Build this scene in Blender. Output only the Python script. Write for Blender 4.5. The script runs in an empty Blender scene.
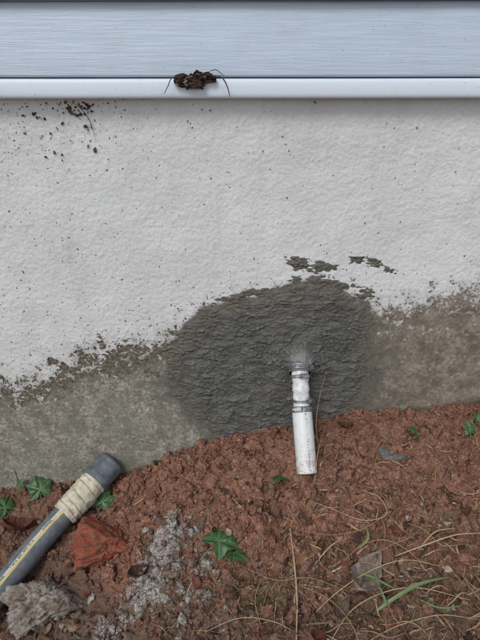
import bpy, math, random
import numpy as np
from mathutils import Vector, Matrix
random.seed(7); rng=np.random.default_rng(7)
scene=bpy.context.scene
# ------------------------------------------------------------ camera numbers
TH=math.radians(25); F=503.0; CY=-1.0; CZ=0.81
ct,st=math.cos(TH),math.sin(TH)
# ------------------------------------------------------------ noise helpers
_p=rng.permutation(256); PERM=np.concatenate([_p,_p,_p])
_a=rng.random(256)*2*np.pi; GX,GY=np.cos(_a),np.sin(_a)
R1,R2=rng.random(256),rng.random(256)
def gn(x,y,seed=0):
    x=np.asarray(x,float)+seed*17.31; y=np.asarray(y,float)+seed*9.17
    xi=np.floor(x).astype(int); yi=np.floor(y).astype(int); fx=x-xi; fy=y-yi
    def g(i,j):
        h=PERM[PERM[(xi+i)&255]+((yi+j)&255)]
        return GX[h]*(fx-i)+GY[h]*(fy-j)
    u=fx*fx*fx*(fx*(fx*6-15)+10); v=fy*fy*fy*(fy*(fy*6-15)+10)
    a=g(0,0)*(1-u)+g(1,0)*u; b=g(0,1)*(1-u)+g(1,1)*u
    return (a*(1-v)+b*v)*1.5
def fbm(x,y,o=4,seed=0,gain=.5):
    s=0;a=1;f=1;t=0
    for k in range(o):
        s=s+a*gn(x*f,y*f,seed+k*3); t+=a; a*=gain; f*=2.03
    return s/t
def f3(D,k,o=4,seed=0):
    x,y,z=D[:,0]*k,D[:,1]*k,D[:,2]*k
    return (fbm(x,y+z*.31,o,seed)+fbm(y,z+x*.31,o,seed+11)+fbm(z,x+y*.31,o,seed+23))*.6
def worley(x,y,seed=0):
    x=np.asarray(x,float)+seed*7.7; y=np.asarray(y,float)+seed*3.3
    xi=np.floor(x).astype(int); yi=np.floor(y).astype(int)
    d=np.full(x.shape,9.); idd=np.zeros(x.shape)
    for i in(-1,0,1):
        for j in(-1,0,1):
            h=PERM[PERM[(xi+i)&255]+((yi+j)&255)]
            dx=xi+i+R1[h]-x; dy=yi+j+R2[h]-y; q=np.sqrt(dx*dx+dy*dy)
            m=q<d; d=np.where(m,q,d); idd=np.where(m,R1[(h+77)&255],idd)
    return d,idd
def sst(a,b,x):
    t=np.clip((x-a)/(b-a),0,1); return t*t*(3-2*t)
# ------------------------------------------------------------ terrain
BX=[-.626,-.466,-.334,-.228,-.162,-.062,.049,.146,.265,.384,.479,.57]
BZ=[-.150,-.128,-.106,-.066,-.024,.005,.036,.058,.080,.097,.104,.126]
def gbase(x,y):
    d=np.maximum(-np.asarray(y,float),0)
    b=np.interp(x,BX,BZ)
    near=b-.28*d+.02*np.exp(-((d-.12)/.1)**2)*sst(-.25,0,x)
    far=-.13+.08*np.clip(x,-1,1)
    s=sst(.05,.75,d)
    return near*(1-s)+far*s
def relief(x,y):
    wx=x+.016*gn(x*40,y*40,5)+.005*gn(x*120,y*120,7); wy=y+.016*gn(x*40,y*40,6)+.005*gn(x*120,y*120,8)
    d1,i1=worley(wx/.050,wy/.050,1); d2,i2=worley(wx/.023,wy/.023,2); d3,i3=worley(wx/.010,wy/.010,3)
    dm=lambda d:np.sqrt(np.maximum(0,1-d*d*1.3))
    h=.016*dm(d1)*(.1+i1)+.013*dm(d2)*(.0+i2)+.0045*dm(d3)*(.1+i3)+.020*fbm(x*9,y*9,4,9)+.0040*fbm(x*110,y*110,3,4)
    return h-.012
def axis(lo,hi,step,flo,fhi):
    c=list(np.arange(lo,hi+step/2,step))
    s=step; x=c[-1]
    while x<fhi: s*=1.35; x+=s; c.append(min(x,fhi))
    s=step; x=c[0]; pre=[]
    while x>flo: s*=1.35; x-=s; pre.append(max(x,flo))
    return np.array(pre[::-1]+c)
# ground sheet arrays (also used as a fast height lookup)
ST=.002
GXS=axis(-.70,.70,ST,-60,60); GYS=axis(-.64,.02,ST,-60,.03)
GX_,GY_=np.meshgrid(GXS,GYS,indexing='ij')
_far=np.exp(-np.maximum(0,np.hypot(np.maximum(np.abs(GX_)-.8,0),np.maximum(-GY_-.8,0)))*2)
GB_=gbase(GX_,GY_); GZ_=GB_+relief(GX_,GY_)*_far
LIX=np.searchsorted(GXS,-.6999); LIY=np.searchsorted(GYS,-.6399)
_hz=GZ_[LIX:LIX+700,LIY:LIY+330].tolist(); _bz=GB_[LIX:LIX+700,LIY:LIY+330].tolist(); X0,Y0=GXS[LIX],GYS[LIY]
def _look(t,x,y):
    a=int((x-X0)/ST+.5); b=int((y-Y0)/ST+.5)
    a=0 if a<0 else len(t)-1 if a>=len(t) else a; b=0 if b<0 else len(t[0])-1 if b>=len(t[0]) else b
    return t[a][b]
def H(x,y): return _look(_hz,x,y)
# survey helpers: sight from the tripod point to the wall / ground to find real-world positions
def ray(u,v):
    a=u-240;b=v-320
    return Vector((a,F*ct-b*st,-F*st-b*ct))
def W(u,v,y=0.0):
    r=ray(u,v); t=(y-CY)/r.y
    return Vector((r.x*t,y,CZ+r.z*t))
def G(u,v,h=0.0):
    r=ray(u,v).normalized(); lo,hi=.3,-CY/r.y
    for k in range(22):
        t=(lo+hi)/2; x,y,z=r.x*t,CY+r.y*t,CZ+r.z*t
        if z<_look(_bz,x,y)+h: hi=t
        else: lo=t
    return Vector((x,y,z))
# ------------------------------------------------------------ mesh helpers
def mesh_np(name,V,Fc,attrs=None,col=None,smooth=True,mat=None,parent=None):
    me=bpy.data.meshes.new(name)
    V=np.asarray(V,dtype=np.float32); Fc=np.asarray(Fc,dtype=np.int32); n=Fc.shape[1]
    me.vertices.add(len(V)); me.vertices.foreach_set('co',V.ravel())
    me.loops.add(Fc.size); me.loops.foreach_set('vertex_index',Fc.ravel())
    me.polygons.add(len(Fc)); me.polygons.foreach_set('loop_start',np.arange(0,Fc.size,n,dtype=np.int32))
    me.polygons.foreach_set('loop_total',np.full(len(Fc),n,dtype=np.int32))
    me.polygons.foreach_set('use_smooth',np.full(len(Fc),smooth))
    me.update(calc_edges=True)
    for k,a in (attrs or {}).items():
        at=me.attributes.new(k,'FLOAT','POINT'); at.data.foreach_set('value',np.asarray(a,dtype=np.float32).ravel())
    if col is not None:
        at=me.attributes.new('col','FLOAT_COLOR','POINT')
        c=np.ones((len(V),4),dtype=np.float32); c[:,:3]=col; at.data.foreach_set('color',c.ravel())
    o=bpy.data.objects.new(name,me); scene.collection.objects.link(o)
    if mat: me.materials.append(mat)
    if parent: o.parent=parent
    return o
def grid_faces(nu,nv,flip=False):
    i,j=np.meshgrid(np.arange(nu-1),np.arange(nv-1),indexing='ij')
    a=(i*nv+j).ravel(); f=np.stack([a,a+nv,a+nv+1,a+1],1)
    return f[:,::-1] if flip else f
def empty(name):
    o=bpy.data.objects.new(name,None); scene.collection.objects.link(o); return o
class Acc:
    def __init__(s): s.V=[];s.F=[];s.C=[];s.n=0
    def add(s,V,Fc,c):
        V=np.asarray(V,float); Fc=np.asarray(Fc)
        if Fc.shape[1]==4: Fc=np.concatenate([Fc[:,[0,1,2]],Fc[:,[0,2,3]]])
        s.V.append(V); s.F.append(Fc+s.n); s.n+=len(V)
        c=np.asarray(c,float)
        if c.ndim==1: c=np.tile(c,(len(V),1))
        s.C.append(c)
    def build(s,name,mat,parent=None,smooth=True):
        return mesh_np(name,np.concatenate(s.V),np.concatenate(s.F),None,np.concatenate(s.C),smooth,mat,parent)
def catmull(P,n):
    P=[np.array(p,float) for p in P]; P=[2*P[0]-P[1]]+P+[2*P[-1]-P[-2]]
    out=[]
    for i in range(1,len(P)-2):
        for k in range(n):
            t=k/n; a,b,c,d=P[i-1],P[i],P[i+1],P[i+2]
            out.append(.5*((2*b)+(c-a)*t+(2*a-5*b+4*c-d)*t*t+(3*b-a-3*c+d)*t**3))
    out.append(P[-2]); return np.array(out)
def frames(P):
    T=np.gradient(P,axis=0); T/=np.linalg.norm(T,axis=1)[:,None]+1e-12
    up=np.array([0,0,1.]) if abs(T[0,2])<.9 else np.array([0,-1.,0])
    N=[];u=up
    for t in T:
        u=u-np.dot(u,t)*t; u/=np.linalg.norm(u)+1e-12; N.append(u)
    N=np.array(N); B=np.cross(T,N); return T,N,B
def tube_arr(P,R,seg=8):
    P=np.asarray(P,float); T,N,B=frames(P); n=len(P)
    a=np.arange(seg)*2*np.pi/seg
    R=np.asarray(R,float)
    if R.ndim==0: R=np.full(n,float(R))
    if R.ndim==1: R=np.repeat(R[:,None],seg,1)
    V=P[:,None,:]+R[:,:,None]*(np.cos(a)[None,:,None]*N[:,None,:]+np.sin(a)[None,:,None]*B[:,None,:])
    i,j=np.meshgrid(np.arange(n-1),np.arange(seg),indexing='ij'); j2=(j+1)%seg
    Fc=np.stack([(i*seg+j).ravel(),(i*seg+j2).ravel(),((i+1)*seg+j2).ravel(),((i+1)*seg+j).ravel()],1)
    L=np.concatenate([[0],np.cumsum(np.linalg.norm(np.diff(P,axis=0),axis=1))])
    return V.reshape(-1,3),Fc,np.tile(a,n),np.repeat(L,seg)
def tube(name,P,R,seg,mat,parent=None,col=None):
    V,Fc,a,L=tube_arr(P,R,seg)
    return mesh_np(name,V,Fc,{'ang':np.cos(a),'angs':np.sin(a),'len':L},col,True,mat,parent)
def ico(sub):
    import bmesh
    bm=bmesh.new(); bmesh.ops.create_icosphere(bm,subdivisions=sub,radius=1)
    V=np.array([v.co[:] for v in bm.verts]); Fc=np.array([[v.index for v in f.verts] for f in bm.faces]); bm.free(); return V,Fc
ICO={k:ico(k) for k in(2,3,4,5,6)}
def rockshape(sub,seed,rough=.12,planes=14):
    r=np.random.default_rng(seed); D,Fc=ICO[sub]
    n=r.normal(size=(planes,3)); n/=np.linalg.norm(n,axis=1)[:,None]; d=r.uniform(.6,1.,planes)
    dot=D@n.T; rad=np.min(np.where(dot>.05,d[None,:]/np.maximum(dot,.05),9),axis=1); rad=np.minimum(rad,1.25)
    rad*=1+rough*f3(D,1.8,4,seed%50)*1.6
    if sub>=4: rad*=1+rough*.6*f3(D,6,4,seed%50+4)
    return D*rad[:,None],Fc
def rotm(r):
    q=r.normal(size=4); q/=np.linalg.norm(q); w,x,y,z=q
    return np.array([[1-2*(y*y+z*z),2*(x*y-z*w),2*(x*z+y*w)],[2*(x*y+z*w),1-2*(x*x+z*z),2*(y*z-x*w)],[2*(x*z-y*w),2*(y*z+x*w),1-2*(x*x+y*y)]])
# ------------------------------------------------------------ shader DSL
class Mt:
    def __init__(s,name,rough=.85,spec=.3):
        s.m=bpy.data.materials.new(name); s.m.use_nodes=True; s.t=s.m.node_tree
        s.b=s.t.nodes['Principled BSDF']; s.b.inputs['Roughness'].default_value=rough
        s.b.inputs['Specular IOR Level'].default_value=spec
        s.co=s.t.nodes.new('ShaderNodeTexCoord').outputs['Object']
    def put(s,sock,v):
        if isinstance(v,bpy.types.NodeSocket): s.t.links.new(v,sock)
        elif isinstance(v,(tuple,list)) and len(v)==3 and sock.type=='RGBA': sock.default_value=(*v,1)
        else: sock.default_value=v
    def math(s,op,a,b=0.0,c=None,clamp=False):
        n=s.t.nodes.new('ShaderNodeMath'); n.operation=op; n.use_clamp=clamp
        s.put(n.inputs[0],a); s.put(n.inputs[1],b)
        if c is not None: s.put(n.inputs[2],c)
        return n.outputs[0]
    def noise(s,sc,det=3,ro=.55,vec=None,dist=0,out=0):
        n=s.t.nodes.new('ShaderNodeTexNoise'); s.put(n.inputs['Vector'],vec or s.co)
        n.inputs['Scale'].default_value=sc; n.inputs['Detail'].default_value=det; n.inputs['Roughness'].default_value=ro; n.inputs['Distortion'].default_value=dist
        return n.outputs[out]
    def vor(s,sc,vec=None,rand=1):
        n=s.t.nodes.new('ShaderNodeTexVoronoi'); s.put(n.inputs['Vector'],vec or s.co); n.inputs['Scale'].default_value=sc
        return n.outputs['Distance'],n.outputs['Color']
    def mapv(s,scale):
        n=s.t.nodes.new('ShaderNodeMapping'); s.t.links.new(s.co,n.inputs[0]); n.inputs['Scale'].default_value=scale; return n.outputs[0]
    def warp(s,sc,amt):
        n=s.t.nodes.new('ShaderNodeVectorMath'); n.operation='MULTIPLY_ADD'; s.t.links.new(s.noise(sc,2,.5,out=1),n.inputs[0]); n.inputs[1].default_value=(amt,)*3; s.t.links.new(s.co,n.inputs[2]); return n.outputs[0]
    def mr(s,v,a,b,c=0.,d=1.):
        n=s.t.nodes.new('ShaderNodeMapRange'); n.interpolation_type='SMOOTHSTEP'
        s.put(n.inputs[0],v)
        for k,x in zip((1,2,3,4),(a,b,c,d)): s.put(n.inputs[k],x)
        return n.outputs[0]
    def mix(s,f,a,b,bl='MIX'):
        n=s.t.nodes.new('ShaderNodeMix'); n.data_type='RGBA'; n.blend_type=bl
        s.put(n.inputs[0],f); s.put(n.inputs[6],a); s.put(n.inputs[7],b); return n.outputs[2]
    def at(s,name,col=False):
        n=s.t.nodes.new('ShaderNodeAttribute'); n.attribute_name=name
        return n.outputs['Color'] if col else n.outputs['Fac']
    def cen(s,n,k): return s.math('MULTIPLY',s.math('SUBTRACT',n,.5),k)
    def bump(s,h,dist,stren=1.,nrm=None):
        n=s.t.nodes.new('ShaderNodeBump'); n.inputs['Strength'].default_value=stren; n.inputs['Distance'].default_value=dist
        s.put(n.inputs['Height'],h)
        if nrm: s.t.links.new(nrm,n.inputs['Normal'])
        s.t.links.new(n.outputs[0],s.b.inputs['Normal']); return n.outputs[0]
    def color(s,c): s.put(s.b.inputs['Base Color'],c)
    def rough(s,c): s.put(s.b.inputs['Roughness'],c)
# ------------------------------------------------------------ materials
# wall
m=Mt('painted_stucco',.8,.25)
d=m.at('peel'); right=m.at('right')
big=m.noise(6,4,.6); mid=m.noise(24,6,.7); fine=m.noise(130,4,.65)
e=m.math('ADD',m.cen(mid,.34),m.cen(fine,.22))
e=m.math('ADD',e,m.cen(m.noise(1,4,.6,vec=m.mapv((9,9,22))),.20))
de=m.math('ADD',d,e)
paint=m.mr(de,-.004,.002)
chipd=m.mr(d,0,.16,.13,0.0)
chip=m.mr(m.math('ADD',m.noise(80,4,.65),chipd),.73,.745)
paint=m.math('MULTIPLY',paint,m.math('SUBTRACT',1,chip))
# islands of paint left below the tide line
isl=m.math('MULTIPLY',m.mr(m.noise(52,5,.7,dist=.6),.565,.585),m.mr(m.math('ADD',d,m.cen(mid,.2)),-.09,-.05))
paint=m.math('MAXIMUM',paint,m.math('MULTIPLY',isl,.9))
pc=m.mix(m.mr(big,.3,.7),(.625,.63,.615),(.735,.74,.73))
pc=m.mix(m.mr(fine,.35,.75,0,.38),pc,(.51,.51,.49))
pc=m.mix(m.mr(m.noise(3,3,.5),.45,.75,0,.4),pc,(.51,.525,.52))
pc=m.mix(m.mr(m.noise(1,5,.65,vec=m.mapv((16,16,3.5))),.5,.8,0,.45),pc,(.46,.435,.39))
beige=m.mix(m.mr(mid,.38,.62),(.18,.165,.132),(.41,.39,.34))
beige=m.mix(m.mr(fine,.48,.64,0,.75),beige,(.12,.11,.088))
beige=m.mix(m.mr(m.noise(9,4,.6),.42,.62,0,.6),beige,(.20,.215,.16))
beige=m.mix(m.mr(m.noise(60,5,.75),.54,.62,0,.7),beige,(.52,.50,.455))
brown=m.mix(m.mr(fine,.38,.62),(.055,.045,.031),(.165,.135,.098))
band=m.mr(m.math('ADD',d,m.cen(mid,.24)),-.070,-.052)
under=m.mix(m.math('MULTIPLY',band,.95),beige,brown)
under_r=m.mix(m.mr(mid,.36,.64),(.13,.105,.08),(.33,.285,.23))
under_r=m.mix(m.mr(fine,.5,.66,0,.7),under_r,(.09,.075,.058))
under_r=m.mix(m.mr(m.noise(66,5,.75),.55,.64,0,.6),under_r,(.48,.44,.385))
under=m.mix(right,under,under_r)
c=m.mix(paint,under,pc)
c=m.mix(m.math('MULTIPLY',m.mr(m.math('ADD',d,m.cen(mid,.2)),.06,-.03,0,.5),m.mr(fine,.35,.62,.2,1.)),c,(.20,.165,.125))
wet=m.at('wet'); wn=m.noise(13,6,.75,dist=.4)
wm=m.mr(m.math('ADD',wet,m.math('ADD',m.cen(wn,1.7),m.cen(fine,.9))),.42,.95,0,.92)
c=m.mix(wm,c,m.mix(m.mr(fine,.35,.65),(.072,.067,.056),(.155,.146,.122)))
sp=m.at('splash'); c=m.mix(m.mr(m.math('ADD',sp,m.cen(fine,1.)),.35,.9,0,.8),c,(.12,.085,.06))
# specks
sk=m.at('speck'); wv_=m.warp(160,.012)
def specks(sc,r0,r1,dens):
    vd,vc=m.vor(sc,vec=wv_); sp_=m.t.nodes.new('ShaderNodeSeparateColor'); m.t.links.new(vc,sp_.inputs[0])
    return m.math('MULTIPLY',m.math('LESS_THAN',m.math('ADD',vd,m.math('MULTIPLY',fine,.35)),m.math('ADD',m.math('MULTIPLY',sp_.outputs[1],r1),r0)),m.math('LESS_THAN',sp_.outputs[0],m.math('MULTIPLY',sk,dens)))
spk=m.math('MAXIMUM',m.math('MAXIMUM',specks(60,.18,.16,.14),specks(140,.32,.12,.16)),m.mr(m.math('ADD',m.noise(62,5,.8),m.math('MULTIPLY',m.math('SUBTRACT',sk,1.),.05)),.735,.75))
c=m.mix(m.math('MULTIPLY',spk,.85),c,(.06,.053,.043))
m.color(c)
h=m.math('ADD',m.noise(150,4,.6),m.math('ADD',m.math('MULTIPLY',m.noise(48,3,.5),.6),m.math('MULTIPLY',paint,.3)))
m.bump(h,.0034,.6)
WALL=m.m
# mortar
m=Mt('wet_mortar',.55,.4)
n1=m.noise(16,5,.65); n2=m.noise(170,4,.7); ed=m.at('thick')
c=m.mix(m.mr(n1,.3,.7),(.062,.061,.055),(.120,.118,.106)); c=m.mix(m.mr(n2,.45,.75,0,.7),c,(.20,.197,.18))
c=m.mix(m.mr(m.at('crest_highlight'),.25,.9,0,.6),c,(.25,.247,.228))  # highlights on the trowel ridges painted as a lighter colour
c=m.mix(m.mr(m.noise(7,4,.6),.5,.75,0,.4),c,(.105,.09,.066))
c=m.mix(m.mr(m.math('ADD',ed,m.cen(n1,1.)),.55,.1,0,.75),c,m.mix(n2,(.075,.068,.052),(.18,.16,.128)))
c=m.mix(m.at('collar'),c,(.30,.30,.28))
m.color(c); m.rough(m.mr(n1,.3,.7,.42,.8))
m.bump(m.math('ADD',n2,m.math('MULTIPLY',m.noise(420,2),.4)),.003,.8); MORTAR=m.m
# soil
m=Mt('red_clay_soil',.92,.15)
n1=m.noise(7,5,.6); n2=m.noise(50,6,.75); n3=m.noise(280,3,.65)
c=m.mix(m.mr(n2,.32,.68),(.155,.064,.041),(.40,.198,.13))
c=m.mix(m.mr(n1,.40,.68,0,.6),c,(.235,.13,.092))
c=m.mix(m.mr(n3,.52,.70,0,.6),c,(.50,.31,.225))
c=m.mix(m.mr(n3,.44,.28,0,.7),c,(.06,.030,.022))
c=m.mix(m.mr(m.noise(120,2,.5),.62,.68,0,.6),c,(.44,.36,.29))
c=m.mix(m.mr(m.at('cav_shade'),.5,0.,0,.75),c,(.05,.026,.019))  # shade in the gaps between clods, painted into the soil colour
org=m.at('org'); c=m.mix(m.mr(m.math('ADD',org,m.cen(m.noise(25,5,.7),1.6)),.35,.9,0,.75),c,m.mix(n2,(.05,.036,.027),(.24,.175,.13)))
pale=m.at('pale'); c=m.mix(m.mr(m.math('ADD',pale,m.cen(m.noise(38,5,.8),2.2)),.42,.75,0,.92),c,m.mix(m.mr(m.noise(210,4,.75),.38,.62),(.13,.105,.085),(.62,.59,.55)))
m.color(c); m.bump(m.math('ADD',m.noise(170,5,.7),m.math('MULTIPLY',m.noise(600,2),.35)),.005,.95); SOIL=m.m
def siding_mat(name,c0,c1,emb):
    m=Mt(name,.42,.4)
    v=m.mapv((9,1,230)); g=m.noise(1,4,.6,vec=v,dist=.6); g2=m.noise(1,3,.6,vec=m.mapv((30,1,700)))
    c=m.mix(m.mr(g,.35,.7),c0,c1); c=m.mix(m.mr(m.noise(14,5,.65),.5,.75,0,.2),c,(.40,.40,.39))
    c=m.mix(m.mr(m.noise(260,2,.5),.70,.74,0,.5),c,(.16,.14,.12)); m.color(c)
    m.bump(m.math('ADD',g,m.math('MULTIPLY',g2,.5)),.004,emb); return m.m
SID=siding_mat('vinyl_woodgrain',(.455,.54,.635),(.52,.605,.70),.30)
LIP=siding_mat('vinyl_lip',(.66,.74,.81),(.69,.765,.83),.03)
def vc_mat(name,rough=.8,spec=.25,ns=200,b=.0015):
    m=Mt(name,rough,spec); c=m.at('col',True); n=m.noise(ns,4,.7)
    c=m.mix(m.mr(n,.3,.7,0,.6),c,m.mix(1.,c,(.45,.40,.36),'MULTIPLY')); m.color(c); m.bump(n,b,.8); return m.m
STRAW=vc_mat('dry_straw'); LITTER=vc_mat('leaf_litter',.75); ROCK=vc_mat('crumbly_concrete',.9,.15,170,.006); BRICK=vc_mat('weathered_brick',.9,.15,190,.007)
m=Mt('ivy_leaf',.4,.5); v=m.at('vein'); n=m.noise(90,3)
c=m.mix(m.mr(n,.3,.7),(.022,.066,.022),(.055,.125,.035)); c=m.mix(m.math('MULTIPLY',v,.75),c,(.17,.25,.10)); m.color(c); m.bump(m.math('ADD',m.math('MULTIPLY',v,-.6),n),.002,.6); IVY=m.m
m=Mt('grass_blade',.5,.4); m.color(m.mix(m.noise(60,3),(.07,.13,.045),(.17,.26,.10))); GRASS=m.m
def simple(name,c0,c1,rough,spec,sc=60,b=.001,metal=0):
    m=Mt(name,rough,spec); n=m.noise(sc,4,.6); m.color(m.mix(m.mr(n,.35,.65),c0,c1)); m.bump(n,b,.5); m.b.inputs['Metallic'].default_value=metal; return m.m
m=Mt('white_pvc',.35,.5); n=m.noise(40,5,.7)
c=m.mix(m.mr(n,.48,.75,0,.55),(.70,.71,.70),(.43,.41,.37))
L=m.at('len'); A=m.at('angs')
pr=m.math('MULTIPLY',m.math('LESS_THAN',m.math('ABSOLUTE',m.math('ADD',A,.15)),.09),m.mr(m.noise(260,1),.56,.58))
c=m.mix(m.math('MULTIPLY',pr,.75),c,(.1,.1,.1))
c=m.mix(m.math('MULTIPLY',m.mr(L,.06,.15,0,.85),m.mr(m.noise(70,4,.7),.42,.62)),c,(.36,.23,.17)); m.color(c); m.bump(n,.001,.3); PVC=m.m
PVCW=simple('white_fitting',(.80,.81,.81),(.55,.55,.53),.35,.5,90)
STEEL=simple('clamp_steel',(.42,.42,.42),(.20,.20,.20),.45,.5,200,.0006,.8)
DARK=simple('inside_shade',(.03,.03,.03),(.05,.05,.05),.8,.2)  # near-black colour stands in for shade inside the tube and coupling
m=Mt('grey_poly_hose',.5,.4); A=m.at('angs'); n=m.noise(60,4,.6)
c=m.mix(m.mr(n,.35,.7),(.10,.113,.13),(.165,.18,.195))
def strip(lo,hi): return m.math('MULTIPLY',m.mr(A,lo-.02,lo+.02),m.mr(A,hi+.02,hi-.02))
top=m.math('GREATER_THAN',m.at('ang'),0)
c=m.mix(m.math('MULTIPLY',strip(.02,.30),top),c,(.52,.52,.48)); c=m.mix(m.math('MULTIPLY',strip(.24,.44),top),c,(.56,.47,.17))
c=m.mix(m.math('MULTIPLY',m.math('MULTIPLY',strip(.09,.2),top),m.mr(m.noise(120,1),.52,.54)),c,(.07,.07,.07))
c=m.mix(m.mr(m.noise(25,5,.7),.54,.74,0,.65),c,(.22,.175,.13)); m.color(c); m.bump(n,.001,.4); HOSE=m.m
m=Mt('cream_tape',.75,.25); n=m.noise(70,5,.7); c=m.mix(m.mr(n,.35,.7),(.48,.43,.32),(.68,.63,.50)); c=m.mix(m.mr(m.at('fold'),.8,1.,0,.6),c,(.28,.235,.16)); m.color(c); m.bump(n,.003,.7); TAPE=m.m
CAP=simple('grey_rubber',(.085,.10,.118),(.16,.175,.19),.55,.35,45,.001)

# ------------------------------------------------------------ house
house=empty('house')
LX,LZ=[],[]
for u,v in [(0,384),(35,380),(60,370),(80,358),(110,352),(150,347),(170,336),(200,320),(235,308),(300,304),(360,304),(385,312),(420,304),(450,296),(480,288)]:
    p=W(u,v); LX.append(p.x); LZ.append(p.z)
def poly(pts): return np.array([[W(u,v).x,W(u,v).z] for u,v in pts])
def sdf(P,X,Z):  # positive inside
    d=np.full(X.shape,9.); ins=np.zeros(X.shape,bool); n=len(P)
    for i in range(n):
        ax,az=P[i]; bx,bz=P[(i+1)%n]; ex,ez=bx-ax,bz-az
        t=np.clip(((X-ax)*ex+(Z-az)*ez)/(ex*ex+ez*ez),0,1)
        d=np.minimum(d,np.hypot(X-ax-t*ex,Z-az-t*ez))
        cnd=((az>Z)!=(bz>Z))&(X<(ex)*(Z-az)/(ez+1e-12)+ax); ins^=cnd
    return np.where(ins,d,-d)
PATCH=poly([(168,362),(172,348),(186,326),(204,310),(226,304),(236,297),(256,299),(272,290),(292,286),(318,282),(340,288),(352,298),(368,304),(372,322),(362,345),(368,372),(356,400),(340,425),(325,450),(225,450),(205,424),(188,406),(172,388)])
XS=axis(-.72,.72,.0024,-5,5); ZS=axis(-.20,.80,.0024,-.6,.9)
X,Z=np.meshgrid(XS,ZS,indexing='ij')
fade=np.exp(-np.maximum(0,np.abs(X)-.8)*6)
Y=-(.0009*fbm(X*110,Z*110,3,2)+.0014*fbm(X*18,Z*18,3,3)+.003*fbm(X*3,Z*3,2,4))*fade
peel=Z-np.interp(X,LX,LZ)
sd=sdf(PATCH,X,Z)
wid=(.020+.10*sst(.12,.35,X)*sst(.40,.28,Z)+.065*sst(-.05,-.2,X)*sst(.26,.16,Z)+.04*sst(.2,.1,Z))*(1+1.2*fbm(X*11,Z*11,3,41))
wet=np.clip(1+sd/np.maximum(wid,.01),-.6,1)
wet=np.where(sd<-.16,-1,wet)
gl=gbase(X,X*0)
splash=np.exp(-np.maximum(0,Z-gl)/.022)*.8
speck=.35+1.6*np.exp(-((X+.40)/.25)**2-((Z-.74)/.07)**2)+.9*np.exp(-((X+.50)/.35)**2)+.9*np.exp(-((peel)/.09)**2)
V=np.stack([X,Y,Z],-1).reshape(-1,3)
mesh_np('foundation_wall',V,grid_faces(len(XS),len(ZS)),{'peel':peel,'right':sst(.1,.25,X),'wet':wet,'splash':splash,'speck':speck},None,True,WALL,house)
def extrude(name,prof,mat,x0=-5,x1=5,wob=.0008):
    xs=np.concatenate([np.linspace(x0,-.8,20),np.arange(-.78,.79,.02),np.linspace(.8,x1,20)])
    pr=catmull([(0,a,b) for a,b in prof],4)[:,1:]
    n=len(pr); V=np.zeros((len(xs),n,3)); V[:,:,0]=xs[:,None]
    V[:,:,1]=pr[None,:,0]+wob*gn(xs*5,xs*0+prof[0][1]*10,8)[:,None]; V[:,:,2]=pr[None,:,1]+wob*gn(xs*2,xs*0,3)[:,None]
    return mesh_np(name,V.reshape(-1,3),grid_faces(len(xs),n),None,None,True,mat,house)
extrude('siding_starter_lip',[(.004,.800),(-.014,.7935),(-.024,.7895),(-.030,.7905),(-.0325,.795),(-.033,.803),(-.0325,.812),(-.031,.818),(-.028,.8205),(-.024,.8215),(-.020,.822),(-.016,.821)],LIP)
for k in range(18):
    z0=.8235+.1145*k
    extrude('siding_course_%02d'%k,[(.0,z0+.004),(-.020,z0+.0005),(-.0275,z0),(-.0300,z0+.0025),(-.0302,z0+.007),(-.028,z0+.03),(-.022,z0+.07),(-.0165,z0+.106),(-.016,z0+.1125),(-.013,z0+.117)],SID)
def box(name,x0,x1,y0,y1,z0,z1,mat,par):
    V=[(x,y,z) for x in(x0,x1) for y in(y0,y1) for z in(z0,z1)]
    return mesh_np(name,V,[(0,1,3,2),(4,6,7,5),(0,4,5,1),(2,3,7,6),(0,2,6,4),(1,5,7,3)],None,None,False,mat,par)
box('house_body',-4.98,4.98,.02,7,-.6,2.88,LIP,house)
ROOF=simple('roof_shingle',(.05,.05,.05),(.09,.085,.08),.9,.2)
mesh_np('gable_roof',[(-5.2,-.2,2.9),(5.2,-.2,2.9),(5.2,3.5,4.6),(-5.2,3.5,4.6),(5.2,7.2,2.9),(-5.2,7.2,2.9)],[(0,1,2,3),(3,2,4,5)],None,None,False,ROOF,house)
# ------------------------------------------------------------ mortar patch
xs=np.arange(-.26,.42,.0014); zs=np.arange(-.03,.49,.0014)
X,Z=np.meshgrid(xs,zs,indexing='ij')
sd=sdf(PATCH,X,Z)
def smear(u0,v0,u1,v1,w):
    a=W(u0,v0);b=W(u1,v1); ex,ez=b.x-a.x,b.z-a.z; t=np.clip(((X-a.x)*ex+(Z-a.z)*ez)/(ex*ex+ez*ez),0,1)
    return w*(.4+.6*np.sin(np.pi*(.1+.8*t)))-np.hypot(X-a.x-t*ex,Z-a.z-t*ez)
for s in [(286,262,334,267,.010),(302,246,340,252,.008),(338,252,388,264,.0075),(300,279,352,285,.014),(364,262,398,271,.005),(318,270,328,288,.006),(350,292,385,300,.008),(176,340,200,322,.012),(158,353,176,346,.006),(222,300,262,292,.008),(368,330,384,326,.006),(168,380,150,372,.004)]:
    sd=np.maximum(sd,smear(*s)-.002)
rr=np.hypot(Z-.238,X-.137)
en=.028*fbm(X*26,Z*40,4,11)+.019*fbm(X*80,Z*210,4,12)
sdn=sd+en-.003
warp=.010*fbm(X*18,Z*18,4,14)
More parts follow.
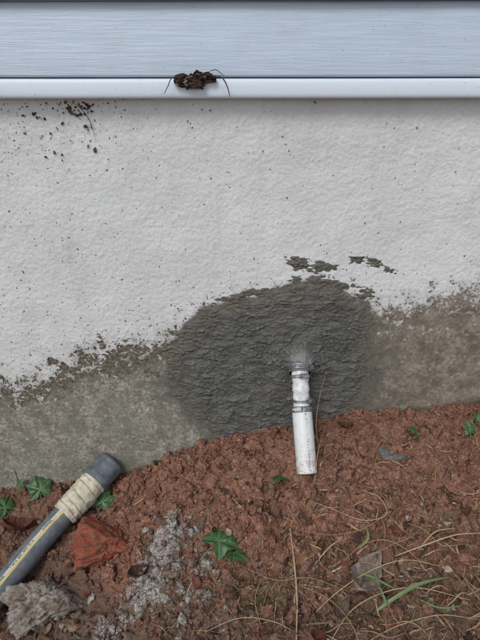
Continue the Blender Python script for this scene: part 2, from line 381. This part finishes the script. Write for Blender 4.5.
# trowel strokes: short broken ridges, mostly level on the left and sweeping over the pipe
th=np.clip((X-.10)*-1.6,-.45,.40)+.35*fbm(X*6,Z*6,2,33)+.22
al=(X*np.cos(th)-Z*np.sin(th)*.6); ac=Z+.22*X*sst(.1,-.1,X)+warp+.5*np.maximum(X-.137,0)**2*4
rid=1-np.abs(gn(ac*66,al*15,15))*2.0
rid2=1-np.abs(gn(ac*125+3,al*36,16))*2.0
rid3=1-np.abs(gn((rr+warp)*80,np.arctan2(Z-.238,X-.137)*2.2,17))*2.0
near=sst(.14,.06,rr)
ridge=np.maximum(np.clip(rid,0,1)**3.5*.85,.6*np.clip(rid2,0,1)**3)*(1-near)+np.clip(rid3,0,1)**2.5*near
brk=sst(-.12,.28,fbm(X*38,Z*60,3,18)); ridge*=brk
inside=sst(0,.03,sdn)
h=np.clip(sdn*.20,-.006,.0032)+inside*(.0052*ridge+.0050*fbm(X*24,Z*46,4,19)+.0020*fbm(X*120,Z*180,4,20))
h+=.005*sst(.16,.0,rr)
cb=np.exp(-(np.hypot(X-.137,(Z-.252)*1.15)/.030)**2)
h+=.030*cb*(1+.3*fbm(X*60,Z*60,3,22))
h+=.0003
V=np.stack([X,-h,Z],-1).reshape(-1,3)
fc=grid_faces(len(xs),len(zs)); hf=h.ravel(); keep=hf[fc].max(1)>-.005
fc=fc[keep]; used=np.unique(fc); rem=-np.ones(len(V),int); rem[used]=np.arange(len(used))
collar=.6*sst(.25,.7,cb)*sst(.235,.25,Z)
mesh_np('mortar_patch',V[used],rem[fc],{'crest_highlight':(ridge*inside).ravel()[used],'thick':sst(-.005,.06,sdn).ravel()[used],'collar':collar.ravel()[used]},None,True,MORTAR)
# ------------------------------------------------------------ ground
PB=[(G(160,556),.055,1.),(G(40,610),.06,.6),(G(200,606),.04,.5),(G(110,632),.05,.75),(G(150,590),.045,.85),(G(200,570),.035,.45),(G(175,528),.03,.5)]
def palef(x,y):
    return np.clip(sum(k*np.exp(-((x-g.x)**2+(y-g.y)**2)/s**2) for g,s,k in PB),0,1)
def orgf(x,y): return np.clip(sst(.14,.42,-y)*.75+.5*sst(-.2,-.45,x)+.10,0,1)
cav_shade=np.clip((GZ_-GB_+.018)/.022,0,1)  # height mask for the painted gap shade, low means darker
mesh_np('ground',np.stack([GX_,GY_,GZ_],-1).reshape(-1,3),grid_faces(len(GXS),len(GYS)),{'pale':palef(GX_,GY_),'org':orgf(GX_,GY_),'cav_shade':cav_shade},None,True,SOIL)
def clods(name,N,rlo,rhi,sub,pw,mat,seed=1):
    r=np.random.default_rng(seed); T=[rockshape(sub,k+seed*31,.6,16) for k in range(14)]
    Vs=[];Fs=[];n=0;C=[]
    for k in range(N):
        x=r.uniform(-.66,.66); y=-.64*r.random()
        if r.random()<.14: y=-.03*r.random()
        if x<-.28 and r.random()<.7: continue
        if y<-.3 and r.random()<.3: continue
        rad=rlo+(rhi-rlo)*r.random()**pw
        if y>-.04: rad=min(rad,.011)
        D,Fc=T[r.integers(14)]
        M=rotm(r)*rad; sc=np.array([1,r.uniform(.6,1.1),r.uniform(.45,.9)])
        y=min(y,-rad*.6)
        Vv=(D*sc)@M.T; z=H(x,y)+rad*r.uniform(-.25,.4)
        Vs.append(Vv+np.array([x,y,z]));Fs.append(Fc+n);n+=len(Vv); C.append((x,y,len(Vv)))
    C=np.array(C); cnt=C[:,2].astype(int)
    return mesh_np(name,np.concatenate(Vs),np.concatenate(Fs),{'pale':np.repeat(palef(C[:,0],C[:,1]),cnt),'org':np.repeat(orgf(C[:,0],C[:,1])*.7,cnt),'cav_shade':np.ones(cnt.sum())},None,True,mat)
clods('soil_crumbs',13000,.0014,.006,2,2.,SOIL,seed=2)
clods('soil_clods',1400,.006,.021,4,2.6,SOIL,seed=3)
# ------------------------------------------------------------ discharge pipe
pp=empty('discharge_pipe')
end=G(307,472,.018)
A0=W(300,356,.03); A1=W(300,364,-.010); A2=W(300,373,-.036); A3=W(301,392,-.054); A4=W(302,412,-.070)
path=catmull([A0,A1,A2,A3,A4],10)
tube('outlet_elbow',path[:24],.019,32,PVCW,pp)
bf=path[20:]; tube('barbed_fitting',bf,np.array([.0168+.0026*(((i*.22)%1)) for i in range(len(bf))]),32,PVCW,pp)
a4=np.array(A4); ax=(np.array(end)-a4)/np.linalg.norm(np.array(end)-a4)
Lp=np.linalg.norm(np.array(end)-a4); st0=a4-ax*.010
lp=[st0+ax*t for t in np.linspace(0,Lp+.012,40)]
RO=.0222
outer=np.full(40,RO); outer[0]=RO-.002
V,Fc,a,L=tube_arr(lp,outer,48)
mesh_np('drain_tube',V,Fc,{'ang':np.cos(a),'angs':np.sin(a),'len':L},None,True,PVC,pp)
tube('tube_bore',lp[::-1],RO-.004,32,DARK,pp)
T,N,B=frames(np.array(lp))
an=np.arange(48)*2*np.pi/48
ring=[np.array(lp[k])+rad*(math.cos(t)*N[k]+math.sin(t)*B[k]) for k in(0,-1) for rad in(RO,RO-.004) for t in an]
mesh_np('tube_rim',ring,[(b+i,b+(i+1)%48,b+48+(i+1)%48,b+48+i) for b in(0,96) for i in range(48)],None,None,False,PVCW,pp)
def clamp(c,axv,rad,w,scr,par):
    axv=np.array(axv)/np.linalg.norm(axv); n=14
    P=[np.array(c)+axv*t for t in np.linspace(-w/2,w/2,n)]
    R=np.full(n,rad); R[0]=rad-.003;R[-1]=rad-.003; R[1]=rad+.0006; R[-2]=rad+.0006
    for i in range(3,n-3): R[i]=rad-.0005*(i%2)
    tube('clamp_band',P,R,48,STEEL,par)
    s=np.array(scr,float); s-=s.dot(axv)*axv; s/=np.linalg.norm(s); tn=np.cross(axv,s)
    cc=np.array(c)+s*(rad+.003)
    Vh=[]
    for a_ in(-.008,.008):
        for b_ in(-.0055,.0055):
            for c_ in(-.004,.004): Vh.append(cc+tn*a_+axv*b_*(1 if c_<0 else .7)+s*c_)
    mesh_np('clamp_housing',Vh,[(0,1,3,2),(4,6,7,5),(0,4,5,1),(2,3,7,6),(0,2,6,4),(1,5,7,3)],None,None,False,STEEL,par)
    tube('clamp_screw',[cc+tn*t for t in np.linspace(-.004,.016,8)],[.0035,.0035,.0035,.0035,.0035,.0045,.0045,.001],12,STEEL,par)
tube('rubber_boot',path[12:21],.0245,40,CAP,pp)
clamp(path[18],path[20]-path[16],.0268,.013,(1,-.3,.3),pp)
clamp(path[22],path[24]-path[20],.0232,.006,(.3,-1,.3),pp)
clamp(st0+ax*.004,ax,.0245,.013,(-.35,-1,.2),pp)
clamp(path[34],path[36]-path[32],.0212,.005,(.9,-.5,.2),pp)
# ------------------------------------------------------------ grey hose (lower left)
hs=empty('wrapped_drain_hose')
hp=[G(-150,768,.03),G(-60,662,.036),G(0,590,.042),G(40,541,.046),G(78,500,.048),G(113,460,.046)]
P=catmull(hp,24)
L=np.concatenate([[0],np.cumsum(np.linalg.norm(np.diff(P,axis=0),axis=1))]); tot=L[-1]
def sub(l0,l1,n): 
    return np.stack([np.interp(np.linspace(l0,l1,n),L,P[:,k]) for k in range(3)],1)
cap_l=.066; wrap_l=.165
tube('hose_body',sub(0,tot-.02,90),.0265,48,HOSE,hs)
n=120; seg=64; SP=sub(tot-wrap_l,tot-cap_l+.012,n); aa=np.arange(seg)*2*np.pi/seg; ll=np.linspace(0,wrap_l-cap_l,n)
ph=((ll*(1+.12*np.sin(ll*70)))[:,None]/.0155+(aa[None,:]+.5*np.sin(aa)[None,:])/(2*np.pi)); saw=ph-np.floor(ph); saw=np.clip(saw+.35*fbm(ll[:,None]*60+aa[None,:]*0,np.sin(aa)[None,:]*2+ll[:,None]*0,3,9),0,1)
R=.0292+.0020*saw+.0042*fbm(ll[:,None]*70,np.cos(aa)[None,:]*2.5+ll[:,None]*0,4,5)+.003*np.sin(np.pi*ll/ll[-1])[:,None]
R[0,:]=.0262; R[-1,:]=.027
V,Fc,a,Lq=tube_arr(SP,R,seg)
mesh_np('tape_wrap',V,Fc,{'fold':saw},None,True,TAPE,hs)
SP=sub(tot-cap_l,tot,40); t=np.linspace(0,1,40)
R=.0345+.0014*sst(.0,.1,t)*(1-sst(.2,.3,t))+.001*t-.010*sst(.86,1.0,t)**2
R[0]=.028; R[1]=.033
ex=(SP[-1]-SP[-2]); SP=np.vstack([SP,SP[-1]-ex*.2,SP[-1]-ex*6]); R=np.concatenate([R,[.021,.019]])
tube('rubber_coupling',SP,R,48,CAP,hs)
SPp=sub(tot-.012,tot-.008,3); tube('coupling_mouth_shade',SPp,[.0215,.0215,.001],32,DARK,hs)  # dark disc painting the shade of the open mouth, not a real stopper
# ------------------------------------------------------------ rocks
def rock(name,u,v,size,sc,seed,cols,mat,sink=.25,rough=.14,rz=None,planes=14):
    D,Fc=rockshape(6,seed,rough,planes); p=G(u,v); r=np.random.default_rng(seed)
    D=D*(1+.035*f3(D,22,3,seed+3))[:,None]
    a=r.uniform(0,6.28) if rz is None else rz
    Rz=np.array([[math.cos(a),-math.sin(a),0],[math.sin(a),math.cos(a),0],[0,0,1]])
    Vv=(D*np.array(sc)*size)@Rz.T; z=float(gbase(p.x,p.y)); base=np.array([p.x,p.y,z+sc[2]*size*(1-2*sink)])
    nn=f3(D,2.2,4,seed%40); n2=f3(D,7,5,seed%37)
    c0,c1,c2=[np.array(c) for c in cols]; w=sst(-.25,.25,nn)[:,None]; c=c0*(1-w)+c1*w; w2=(sst(.02,.26,n2)*.8)[:,None]; c=c*(1-w2)+c2*w2
    return mesh_np(name,Vv+base,Fc,None,c,True,mat)
rock('brick_chunk',98,552,.064,(1.2,.9,.6),27,[(.46,.13,.075),(.33,.10,.06),(.20,.15,.12)],BRICK,.12,.2,.3,12)
rock('concrete_rubble',40,612,.064,(1.1,.85,.75),52,[(.42,.39,.35),(.27,.225,.18),(.16,.105,.075)],ROCK,.30,.3,.9,14)
acc=Acc(); r=np.random.default_rng(5)
for k in range(520):
    q=r.random()
    if q<.6: u,v=r.normal(160,22),r.normal(560,28)
    elif q<.8: u,v=r.normal(110,45),r.normal(624,18)
    else: u,v=r.normal(200,20),r.normal(600,26)
    u=max(u,-20); v=min(max(v,516),690)
    if 50<u<142 and v<585: continue
    p=G(u,v); rad=.0018+.013*r.random()**3.6; D,Fc=rockshape(3,200+k,.6,10); M=rotm(r)*rad
    Vv=(D*np.array([1,.8,.6]))@M.T+np.array([p.x,p.y,float(H(p.x,p.y))+rad*r.uniform(-.4,.3)])
    g=r.uniform(.55,1.15); base=np.array((.53,.50,.46) if r.random()<.55 else (.25,.17,.13))*g
    w=sst(-.12,.25,f3(D,3,3,k%30))[:,None]*.8
    acc.add(Vv,Fc,base*(1-w)+np.array((.16,.12,.09))*w)
acc.build('concrete_crumbs',ROCK)
# ------------------------------------------------------------ straw, twigs, litter
def strand(acc,pts,r0,col,seg=5,taper=True):
    P=catmull(pts,6); n=len(P); R=r0*(np.sin(np.linspace(.25,math.pi-.15,n))**.5 if taper else np.ones(n))
    V,Fc,a,L=tube_arr(P,R,seg); acc.add(V,Fc,col)
acc=Acc(); r=np.random.default_rng(11)
pal=[(.36,.24,.13),(.26,.13,.07),(.14,.07,.045),(.46,.34,.21),(.20,.10,.06),(.32,.19,.11),(.10,.065,.045),(.07,.05,.04),(.40,.29,.18)]
def scatter(acc,n,lf,rf,places):
    for k in range(n):
        u,v=places(); p=G(u,v); a=r.uniform(0,math.pi*2); ln=lf(); cv=r.normal(0,.5); pts=[]; h0=r.uniform(.0,.005); tilt=r.normal(0,.25)
        x,y=p.x,p.y
        for i in range(5):
            s=(i-2)/4
            pts.append([x,min(y,-.004),float(H(x,y))]); aa_=a+cv*s
            x+=math.cos(aa_)*ln/4; y+=math.sin(aa_)*ln/4
        zs_=np.array([q_[2] for q_ in pts]); lin=np.linspace(zs_[:2].mean(),zs_[3:].mean(),5); off=max(0,(zs_-lin).max())*.6
        for i in range(5): pts[i][2]=lin[i]+off+h0+tilt*ln*(i-2)/4*.5+r.normal(0,.0006)
        strand(acc,pts,rf(),np.array(pal[r.integers(len(pal))])*r.uniform(.7,1.25),4)
def pl1():
    q=r.random()
    if q<.5: return r.uniform(255,490),440+205*r.random()**.75
    if q<.75: return r.uniform(150,330),r.uniform(500,650)
    if q<.87: return r.uniform(-10,60),r.uniform(495,650)
    return r.uniform(120,480),r.uniform(450,650)
scatter(acc,900,lambda:r.uniform(.008,.05) if r.random()<.85 else r.uniform(.05,.09),lambda:r.uniform(.0004,.0009),pl1)
acc.build('pine_straw',STRAW)
acc=Acc()
scatter(acc,620,lambda:r.uniform(.008,.04),lambda:r.uniform(.0010,.0025),lambda:(r.uniform(300,490),r.uniform(430,650)) if r.random()<.65 else pl1())
acc.build('twigs',STRAW)
acc=Acc(); BL=(.54,.42,.26)
def lay(pl,r0,col,acc,seg=5):
    pts=[]
    for u,v,h in pl:
        p=G(u,v,h+.012); z=max(p.z,float(H(p.x,p.y))+h*.5+.001); pts.append((p.x,min(p.y,-.004),z))
    strand(acc,pts,r0,col,seg)
lay([(290,528,.006),(294,560,.01),(297,600,.008),(296,650,.004)],.0019,(.50,.37,.21),acc)
lay([(302,498,.004),(330,508,.015),(362,520,.02),(386,515,.02),(380,498,.016),(362,490,.008)],.0008,BL,acc)
lay([(300,530,.004),(330,535,.02),(365,528,.02),(388,508,.015),(372,488,.01),(340,486,.004)],.0007,(.42,.28,.15),acc)
lay([(316,612,.004),(340,590,.015),(372,570,.02),(405,560,.012),(440,566,.006)],.001,BL,acc)
lay([(395,556,.004),(425,545,.02),(455,535,.02),(482,533,.01)],.0015,(.54,.40,.25),acc)
lay([(420,548,.004),(435,532,.012),(455,528,.01)],.0015,(.52,.35,.2),acc)
lay([(300,585,.004),(330,600,.015),(350,622,.015),(362,648,.004)],.0009,(.40,.27,.15),acc)
lay([(312,500,.004),(316,470,.02),(318,452,.03),(324,430,.03)],.0006,(.5,.36,.2),acc)
lay([(240,565,.004),(275,580,.015),(310,578,.015),(350,592,.004)],.0008,(.38,.25,.14),acc)
lay([(330,642,.004),(352,610,.012),(385,592,.016),(420,588,.01),(470,600,.004)],.0012,(.48,.37,.24),acc)
lay([(345,560,.01),(362,545,.015),(385,540,.015),(410,552,.01),(430,575,.004)],.0008,(.46,.32,.18),acc)
lay([(205,632,.004),(240,618,.01),(275,622,.01),(300,636,.004)],.001,(.42,.33,.22),acc)
lay([(436,470,.004),(450,490,.01),(470,500,.008),(490,520,.004)],.0009,(.40,.22,.13),acc)
lay([(410,505,.002),(423,490,.012),(428,478,.012)],.0009,(.36,.16,.09),acc)
lay([(262,575,.003),(255,600,.01),(262,630,.006)],.0008,(.4,.28,.16),acc)
lay([(0,612,.003),(14,596,.006),(30,580,.004)],.0016,(.16,.07,.045),acc)
lay([(14,468,.01),(18,480,.012),(10,500,.006)],.0012,(.22,.12,.08),acc)
lay([(370,640,.003),(400,625,.01),(440,615,.01),(480,620,.004)],.0012,(.42,.30,.19),acc)
for k in range(26):
    u,v=r.uniform(290,480),r.uniform(490,640); a=r.uniform(-.9,.9); l=r.uniform(18,55)
    pl=[(u+math.cos(a)*l*t,v-math.sin(a)*l*t+r.normal(0,3),.003+.012*math.sin(math.pi*t)) for t in(0,.33,.66,1)]
    lay(pl,r.uniform(.0005,.0014),np.array((.50,.37,.23))*r.uniform(.6,1.1),acc)
acc.build('dry_grass_stems',STRAW)
acc=Acc(); strand(acc,[W(326,373,-.012),W(320,395,-.05),W(316,425,-.085),W(319,455,-.10),W(313,490,-.16)],.0006,(.42,.30,.17),5); acc.build('dry_vine',STRAW)
def blade(name,pl,w,mat):
    P=catmull([np.array(G(u,v,h+.014)) for u,v,h in pl],8); n=len(P); T=np.gradient(P,axis=0); T/=np.linalg.norm(T,axis=1)[:,None]
    S=np.cross(T,np.array([0,-.3,1.])); S/=np.linalg.norm(S,axis=1)[:,None]; t=np.linspace(0,1,n); ww=w*np.sqrt(np.clip(np.sin(np.pi*(.12+.88*t)),0,1))+.0002
    up=np.cross(S,T); V=np.stack([P-S*ww[:,None]+up*ww[:,None]*.4,P,P+S*ww[:,None]+up*ww[:,None]*.4],1).reshape(-1,3)
    return mesh_np(name,V,grid_faces(n,3),None,None,True,mat)
blade('grass_blade',[(378,610,.004),(395,598,.02),(420,584,.022),(449,577,.01)],.0030,GRASS)
blade('grass_blade',[(350,572,.006),(368,576,.018),(385,584,.015),(400,592,.004)],.0022,GRASS)
blade('grass_blade',[(388,612,.004),(384,598,.016),(376,578,.02),(374,566,.01)],.0018,GRASS)
blade('grass_blade',[(360,548,.004),(368,538,.015),(366,525,.01)],.0020,GRASS)
blade('grass_blade',[(420,600,.004),(440,608,.012),(462,606,.004)],.0014,GRASS)
acc=Acc(); r=np.random.default_rng(12)
lp_=[(.16,.09,.055),(.10,.055,.04),(.26,.17,.11),(.33,.25,.18),(.17,.06,.04),(.38,.32,.25),(.08,.05,.04)]
for k in range(1500):
    q=r.random()
    if q<.6: u,v=r.uniform(190,490),470+180*r.random()**.8
    elif q<.8: u,v=r.uniform(-10,120),r.uniform(490,655)
    else: u,v=r.uniform(120,490),r.uniform(440,650)
    p=G(u,v); s=r.uniform(.0018,.007)*(1 if r.random()<.9 else 2.0); el=r.uniform(.3,.8)
    g=np.linspace(-1,1,5); a,b=np.meshgrid(g,g,indexing='ij')
    wv=np.sqrt(np.clip(1.05-a*a,0,1))*(1+.3*r.normal(size=a.shape)*.5); cz=r.normal(0,.4)*a*a+r.normal(0,.5)*b*b+.08*r.normal(size=a.shape)
    V=np.stack([a*s,b*s*el*wv,cz*s],-1).reshape(-1,3); an_=r.uniform(0,6.28); R=Matrix.Rotation(an_,3,'Z')@Matrix.Rotation(r.normal(0,.5),3,'X')
    V=V@np.array(R).T+np.array([p.x,min(p.y,-.012),float(H(p.x,p.y))+.001+s*.3])
    acc.add(V,grid_faces(5,5),np.array(lp_[r.integers(len(lp_))])*r.uniform(.6,1.2))
acc.build('leaf_litter',LITTER)
def deadleaf(name,u,v,ln,wd,rz,curl,c0,c1,tx=0,ty=0,h=.012,seed=1):
    nu,nv=41,21; a,b=np.meshgrid(np.linspace(0,1,nu),np.linspace(-1,1,nv),indexing='ij')
    w=wd*np.sin(np.pi*np.clip(a,0,1)**.8)**.8*(1+.22*fbm(a*9,b*0+seed,3,seed)); 
    x=(a-.5)*ln+.06*ln*fbm(a*3,b*2,2,seed+5); y=b*w; z=curl*wd*b*b*1.2+ln*.10*np.cos(a*5)+.35*wd*fbm(a*5,b*2.5,4,seed+2)-.1*wd*np.exp(-(b/.1)**2)
    vn=np.exp(-(b/.06)**2)+.45*np.exp(-((((a*9-np.abs(b)*1.3)%1)-.5)/.12)**2)
    c=np.array(c0)[None,:]*(1-np.clip(vn.ravel(),0,1)[:,None]*.6)+np.array(c1)[None,:]*np.clip(vn.ravel(),0,1)[:,None]*.6
    c=c*(1+.5*fbm(a*6,b*3,4,seed+8)).ravel()[:,None]
    V=np.stack([x,y,z],-1).reshape(-1,3); R=Matrix.Rotation(rz,3,'Z')@Matrix.Rotation(ty,3,'Y')@Matrix.Rotation(tx,3,'X')
    p=G(u,v,h); V=V@np.array(R).T+np.array([p.x,min(p.y,-.015),max(p.z+.004,H(p.x,p.y)+.006)]); 
    return mesh_np(name,V,grid_faces(nu,nv),None,c,True,LITTER)
deadleaf('dead_leaf',366,577,.110,.029,.95,.45,(.30,.24,.195),(.13,.10,.075),.2,.05,.024,2)
deadleaf('dead_leaf',392,454,.060,.014,-.35,-.6,(.14,.145,.14),(.22,.22,.20),.2,0,.022,3)
deadleaf('dead_leaf',138,574,.045,.014,.6,.9,(.11,.065,.045),(.2,.13,.09),.3,0,.02,4)
deadleaf('dead_leaf',20,528,.07,.022,.2,.6,(.13,.045,.033),(.22,.1,.07),-.2,0,.012,5)
deadleaf('dead_leaf',340,612,.055,.014,.9,.8,(.20,.15,.11),(.25,.18,.13),.2,0,.014,6)
deadleaf('dead_leaf',275,515,.035,.010,-.9,.8,(.16,.09,.06),(.2,.1,.07),.2,0,.012,9)
deadleaf('dead_leaf',450,520,.045,.012,.4,.8,(.22,.15,.10),(.2,.1,.07),.2,0,.014,8)
deadleaf('dead_leaf',345,427,.035,.008,.1,.8,(.10,.05,.03),(.2,.1,.07),.2,0,.012,7)
def ivy(u,v,s,rz,tx=.2,ty=0,h=.02,seed=0,stem=True):
    ph=np.radians([0,12,28,40,55,70,90,110,128,150,170,180]); rv=[1,.80,.55,.60,.86,.62,.47,.54,.63,.42,.2,.12]
    A=np.linspace(-np.pi,np.pi,97)[:-1]; R=np.interp(np.abs(A),ph,rv)*(1+.08*gn(A*3,A*0+seed,2)); rings=12
    Vs=[(0,0,0)];vn=[1.]; 
    for i in range(1,rings+1):
        t=i/rings
        for a,rr_ in zip(A,R):
            q=t*rr_; x=q*math.sin(a); yy=q*math.cos(a)
            dv=min([q*abs(math.sin(a-b)) if math.cos(a-b)>0 else 9 for b in np.radians([0,55,-55,128,-128])])
            vn.append(math.exp(-(dv/.018)**2)); z=-.30*q*q+.07*math.sin(a*5+seed)*q+min(dv,.12)*.45
            Vs.append((x,yy,z))
    n=96; tris=[]
    for i in range(rings-1):
        for j in range(n):
            f=(1+i*n+j,1+(i+1)*n+j,1+(i+1)*n+(j+1)%n,1+i*n+(j+1)%n); tris+=[(f[0],f[1],f[2]),(f[0],f[2],f[3])]
    tris+= [(0,1+j,1+(j+1)%n) for j in range(n)]
    M=np.array(Matrix.Rotation(rz,3,'Z')@Matrix.Rotation(tx,3,'X')@Matrix.Rotation(ty,3,'Y'))
    p=G(u,v,h); pv=np.array(p); pv[1]=min(pv[1],-.02); pv[2]=max(pv[2],H(pv[0],pv[1])+.010)
    V=(np.array(Vs)*s)@M.T+pv
    if stem:
        d=M@np.array([0,-1,0]); st_=[pv,pv+d*s*.4+np.array([0,0,-.002]),pv+d*s*.8+np.array([0,0,-.012])]
        V2,F2,_,_=tube_arr(catmull(st_,5),.0008,6); F2=F2+len(V); tris+= [tuple(f[[0,1,2]]) for f in F2]+[tuple(f[[0,2,3]]) for f in F2]
        V=np.vstack([V,V2]); vn=vn+[.9]*len(V2)
    return mesh_np('ivy_leaf',V,tris,{'vein':vn},None,True,IVY)
ivy(219,541,.060,-.9,.15,.1,.022,1)
ivy(234,553,.036,-2.2,.3,-.2,.016,2)
ivy(40,490,.048,.4,.7,0,.026,3)
ivy(102,502,.044,-.3,.6,.2,.020,4)
ivy(5,508,.042,.9,.5,0,.016,5)
ivy(22,480,.020,-.9,.9,0,.014,9)
ivy(280,477,.028,2.6,.5,.2,.020,6)
ivy(470,430,.024,.1,.9,0,.02,7)
ivy(416,431,.020,1.2,.4,0,.020,8)
ivy(478,418,.018,-.8,.9,0,.02,10)
acc=Acc(); r=np.random.default_rng(31)
for cu,cv,sg,nn in[(262,603,14,220),(120,498,8,20),(240,585,8,50),(362,620,8,40),(470,425,5,40)]:
    for k in range(nn):
        p=G(r.normal(cu,sg),r.normal(cv,sg*.7)); z=float(H(p.x,p.y)); a=r.uniform(0,6.28); l=r.uniform(.004,.011)
        d=np.array([math.cos(a)*l*.8,math.sin(a)*l*.8,l*.7]); b=np.array([p.x,min(p.y,-.01),z])
        strand(acc,[b,b+d*.5+np.array([0,0,.002]),b+d],.0006,np.array((.09,.115,.035))*r.uniform(.6,1.4),3)
acc.build('moss',STRAW)
# ------------------------------------------------------------ debris on siding & wall
acc=Acc(); r=np.random.default_rng(41)
c=np.array(W(195,80,-.038))
nu,nv=60,24; a,b=np.meshgrid(np.linspace(-1,1,nu),np.linspace(-1,1,nv),indexing='ij')
w=np.clip(1-a*a,0,1)**.4*(.75+.5*fbm(a*4,b*0,3,9)); x=a*.037; z=b*.014*w+.004*np.sin(a*3)+.005*fbm(a*3,b*2,3,2); y=-.008*(1-b*b)*w-.012*fbm(a*3,b*3,4,3)
col=np.array([(.035,.024,.018)])+sst(.08,.35,fbm(a*3,b*2,3,6)).ravel()[:,None]*np.array([(.26,.20,.14)])
acc.add(np.stack([x,y,z],-1).reshape(-1,3)+c,grid_faces(nu,nv),col)
for dx,dz,sc_,sd_ in[(-.022,.004,.6,1),(.018,.006,.55,2),(.004,-.006,.7,3)]:
    D,Fc=rockshape(4,60+sd_,.5,8); V=D*np.array([.018,.006,.009])*sc_; acc.add(V+c+np.array([dx,-.004,dz]),Fc,(.05,.033,.025))
strand(acc,[W(181,77,-.04),W(172,78,-.045),W(168,86,-.045),W(164,94,-.04)],.0009,(.16,.10,.07))
strand(acc,[W(210,76,-.042),W(221,77,-.05),W(227,86,-.05),W(230,97,-.045)],.0011,(.10,.06,.045))
strand(acc,[W(208,72,-.04),W(216,70,-.04),W(224,76,-.04)],.0008,(.12,.08,.06))
acc.build('crumpled_dead_leaf',LITTER)
acc=Acc()
for k in range(170):
    if k<80: u,v=r.normal(78,11),abs(r.normal(0,9))+101
    elif k<145: u,v=r.normal(45,32),101+abs(r.normal(0,22))
    else: u,v=r.choice([42,62,95,88,20,8]),r.uniform(105,165)
    rad=.0007+.004*r.random()**3; D,Fc=rockshape(2,k,.5,8); p=np.array(W(u,v,-.001)); M=rotm(r)*rad
    V=(D*np.array([1,.6,.5]))@M.T; V[:,1]*=.4; acc.add(V+p,Fc,np.array((.09,.065,.045))*r.uniform(.4,1.6))
strand(acc,[W(74,103,-.004),W(84,112,-.006),W(90,122,-.004),W(95,137,-.003)],.0007,(.09,.06,.04))
acc.build('wall_dirt_flecks',LITTER)
# ------------------------------------------------------------ camera, light
cam=bpy.data.cameras.new('camera'); co=bpy.data.objects.new('camera',cam); scene.collection.objects.link(co)
co.location=(0,CY,CZ); co.rotation_euler=(math.pi/2-TH,0,0); cam.sensor_fit='HORIZONTAL'; cam.sensor_width=36; cam.lens=36*F/480; cam.clip_start=.01; cam.clip_end=500
scene.camera=co
w=bpy.data.worlds.new('World'); scene.world=w; w.use_nodes=True; nt=w.node_tree; bg=nt.nodes['Background']
sky=nt.nodes.new('ShaderNodeTexSky'); sky.sky_type='NISHITA'; sky.sun_disc=False
el,az=math.radians(48),math.radians(210)  # azimuth clockwise from +Y
sky.sun_elevation=el; sky.sun_rotation=az
hsv=nt.nodes.new('ShaderNodeHueSaturation'); hsv.inputs['Saturation'].default_value=.45
nt.links.new(sky.outputs[0],hsv.inputs['Color']); nt.links.new(hsv.outputs[0],bg.inputs[0]); bg.inputs[1].default_value=.15
sl=bpy.data.lights.new('sun','SUN'); sl.energy=1.5; sl.angle=math.radians(22); sl.color=(1,.985,.96)
so=bpy.data.objects.new('sun',sl); scene.collection.objects.link(so)
dv=Vector((math.sin(az)*math.cos(el),math.cos(az)*math.cos(el),math.sin(el))); so.rotation_euler=dv.to_track_quat('Z','Y').to_euler()
scene.view_settings.view_transform='Standard'; scene.view_settings.look='None'; scene.view_settings.exposure=0
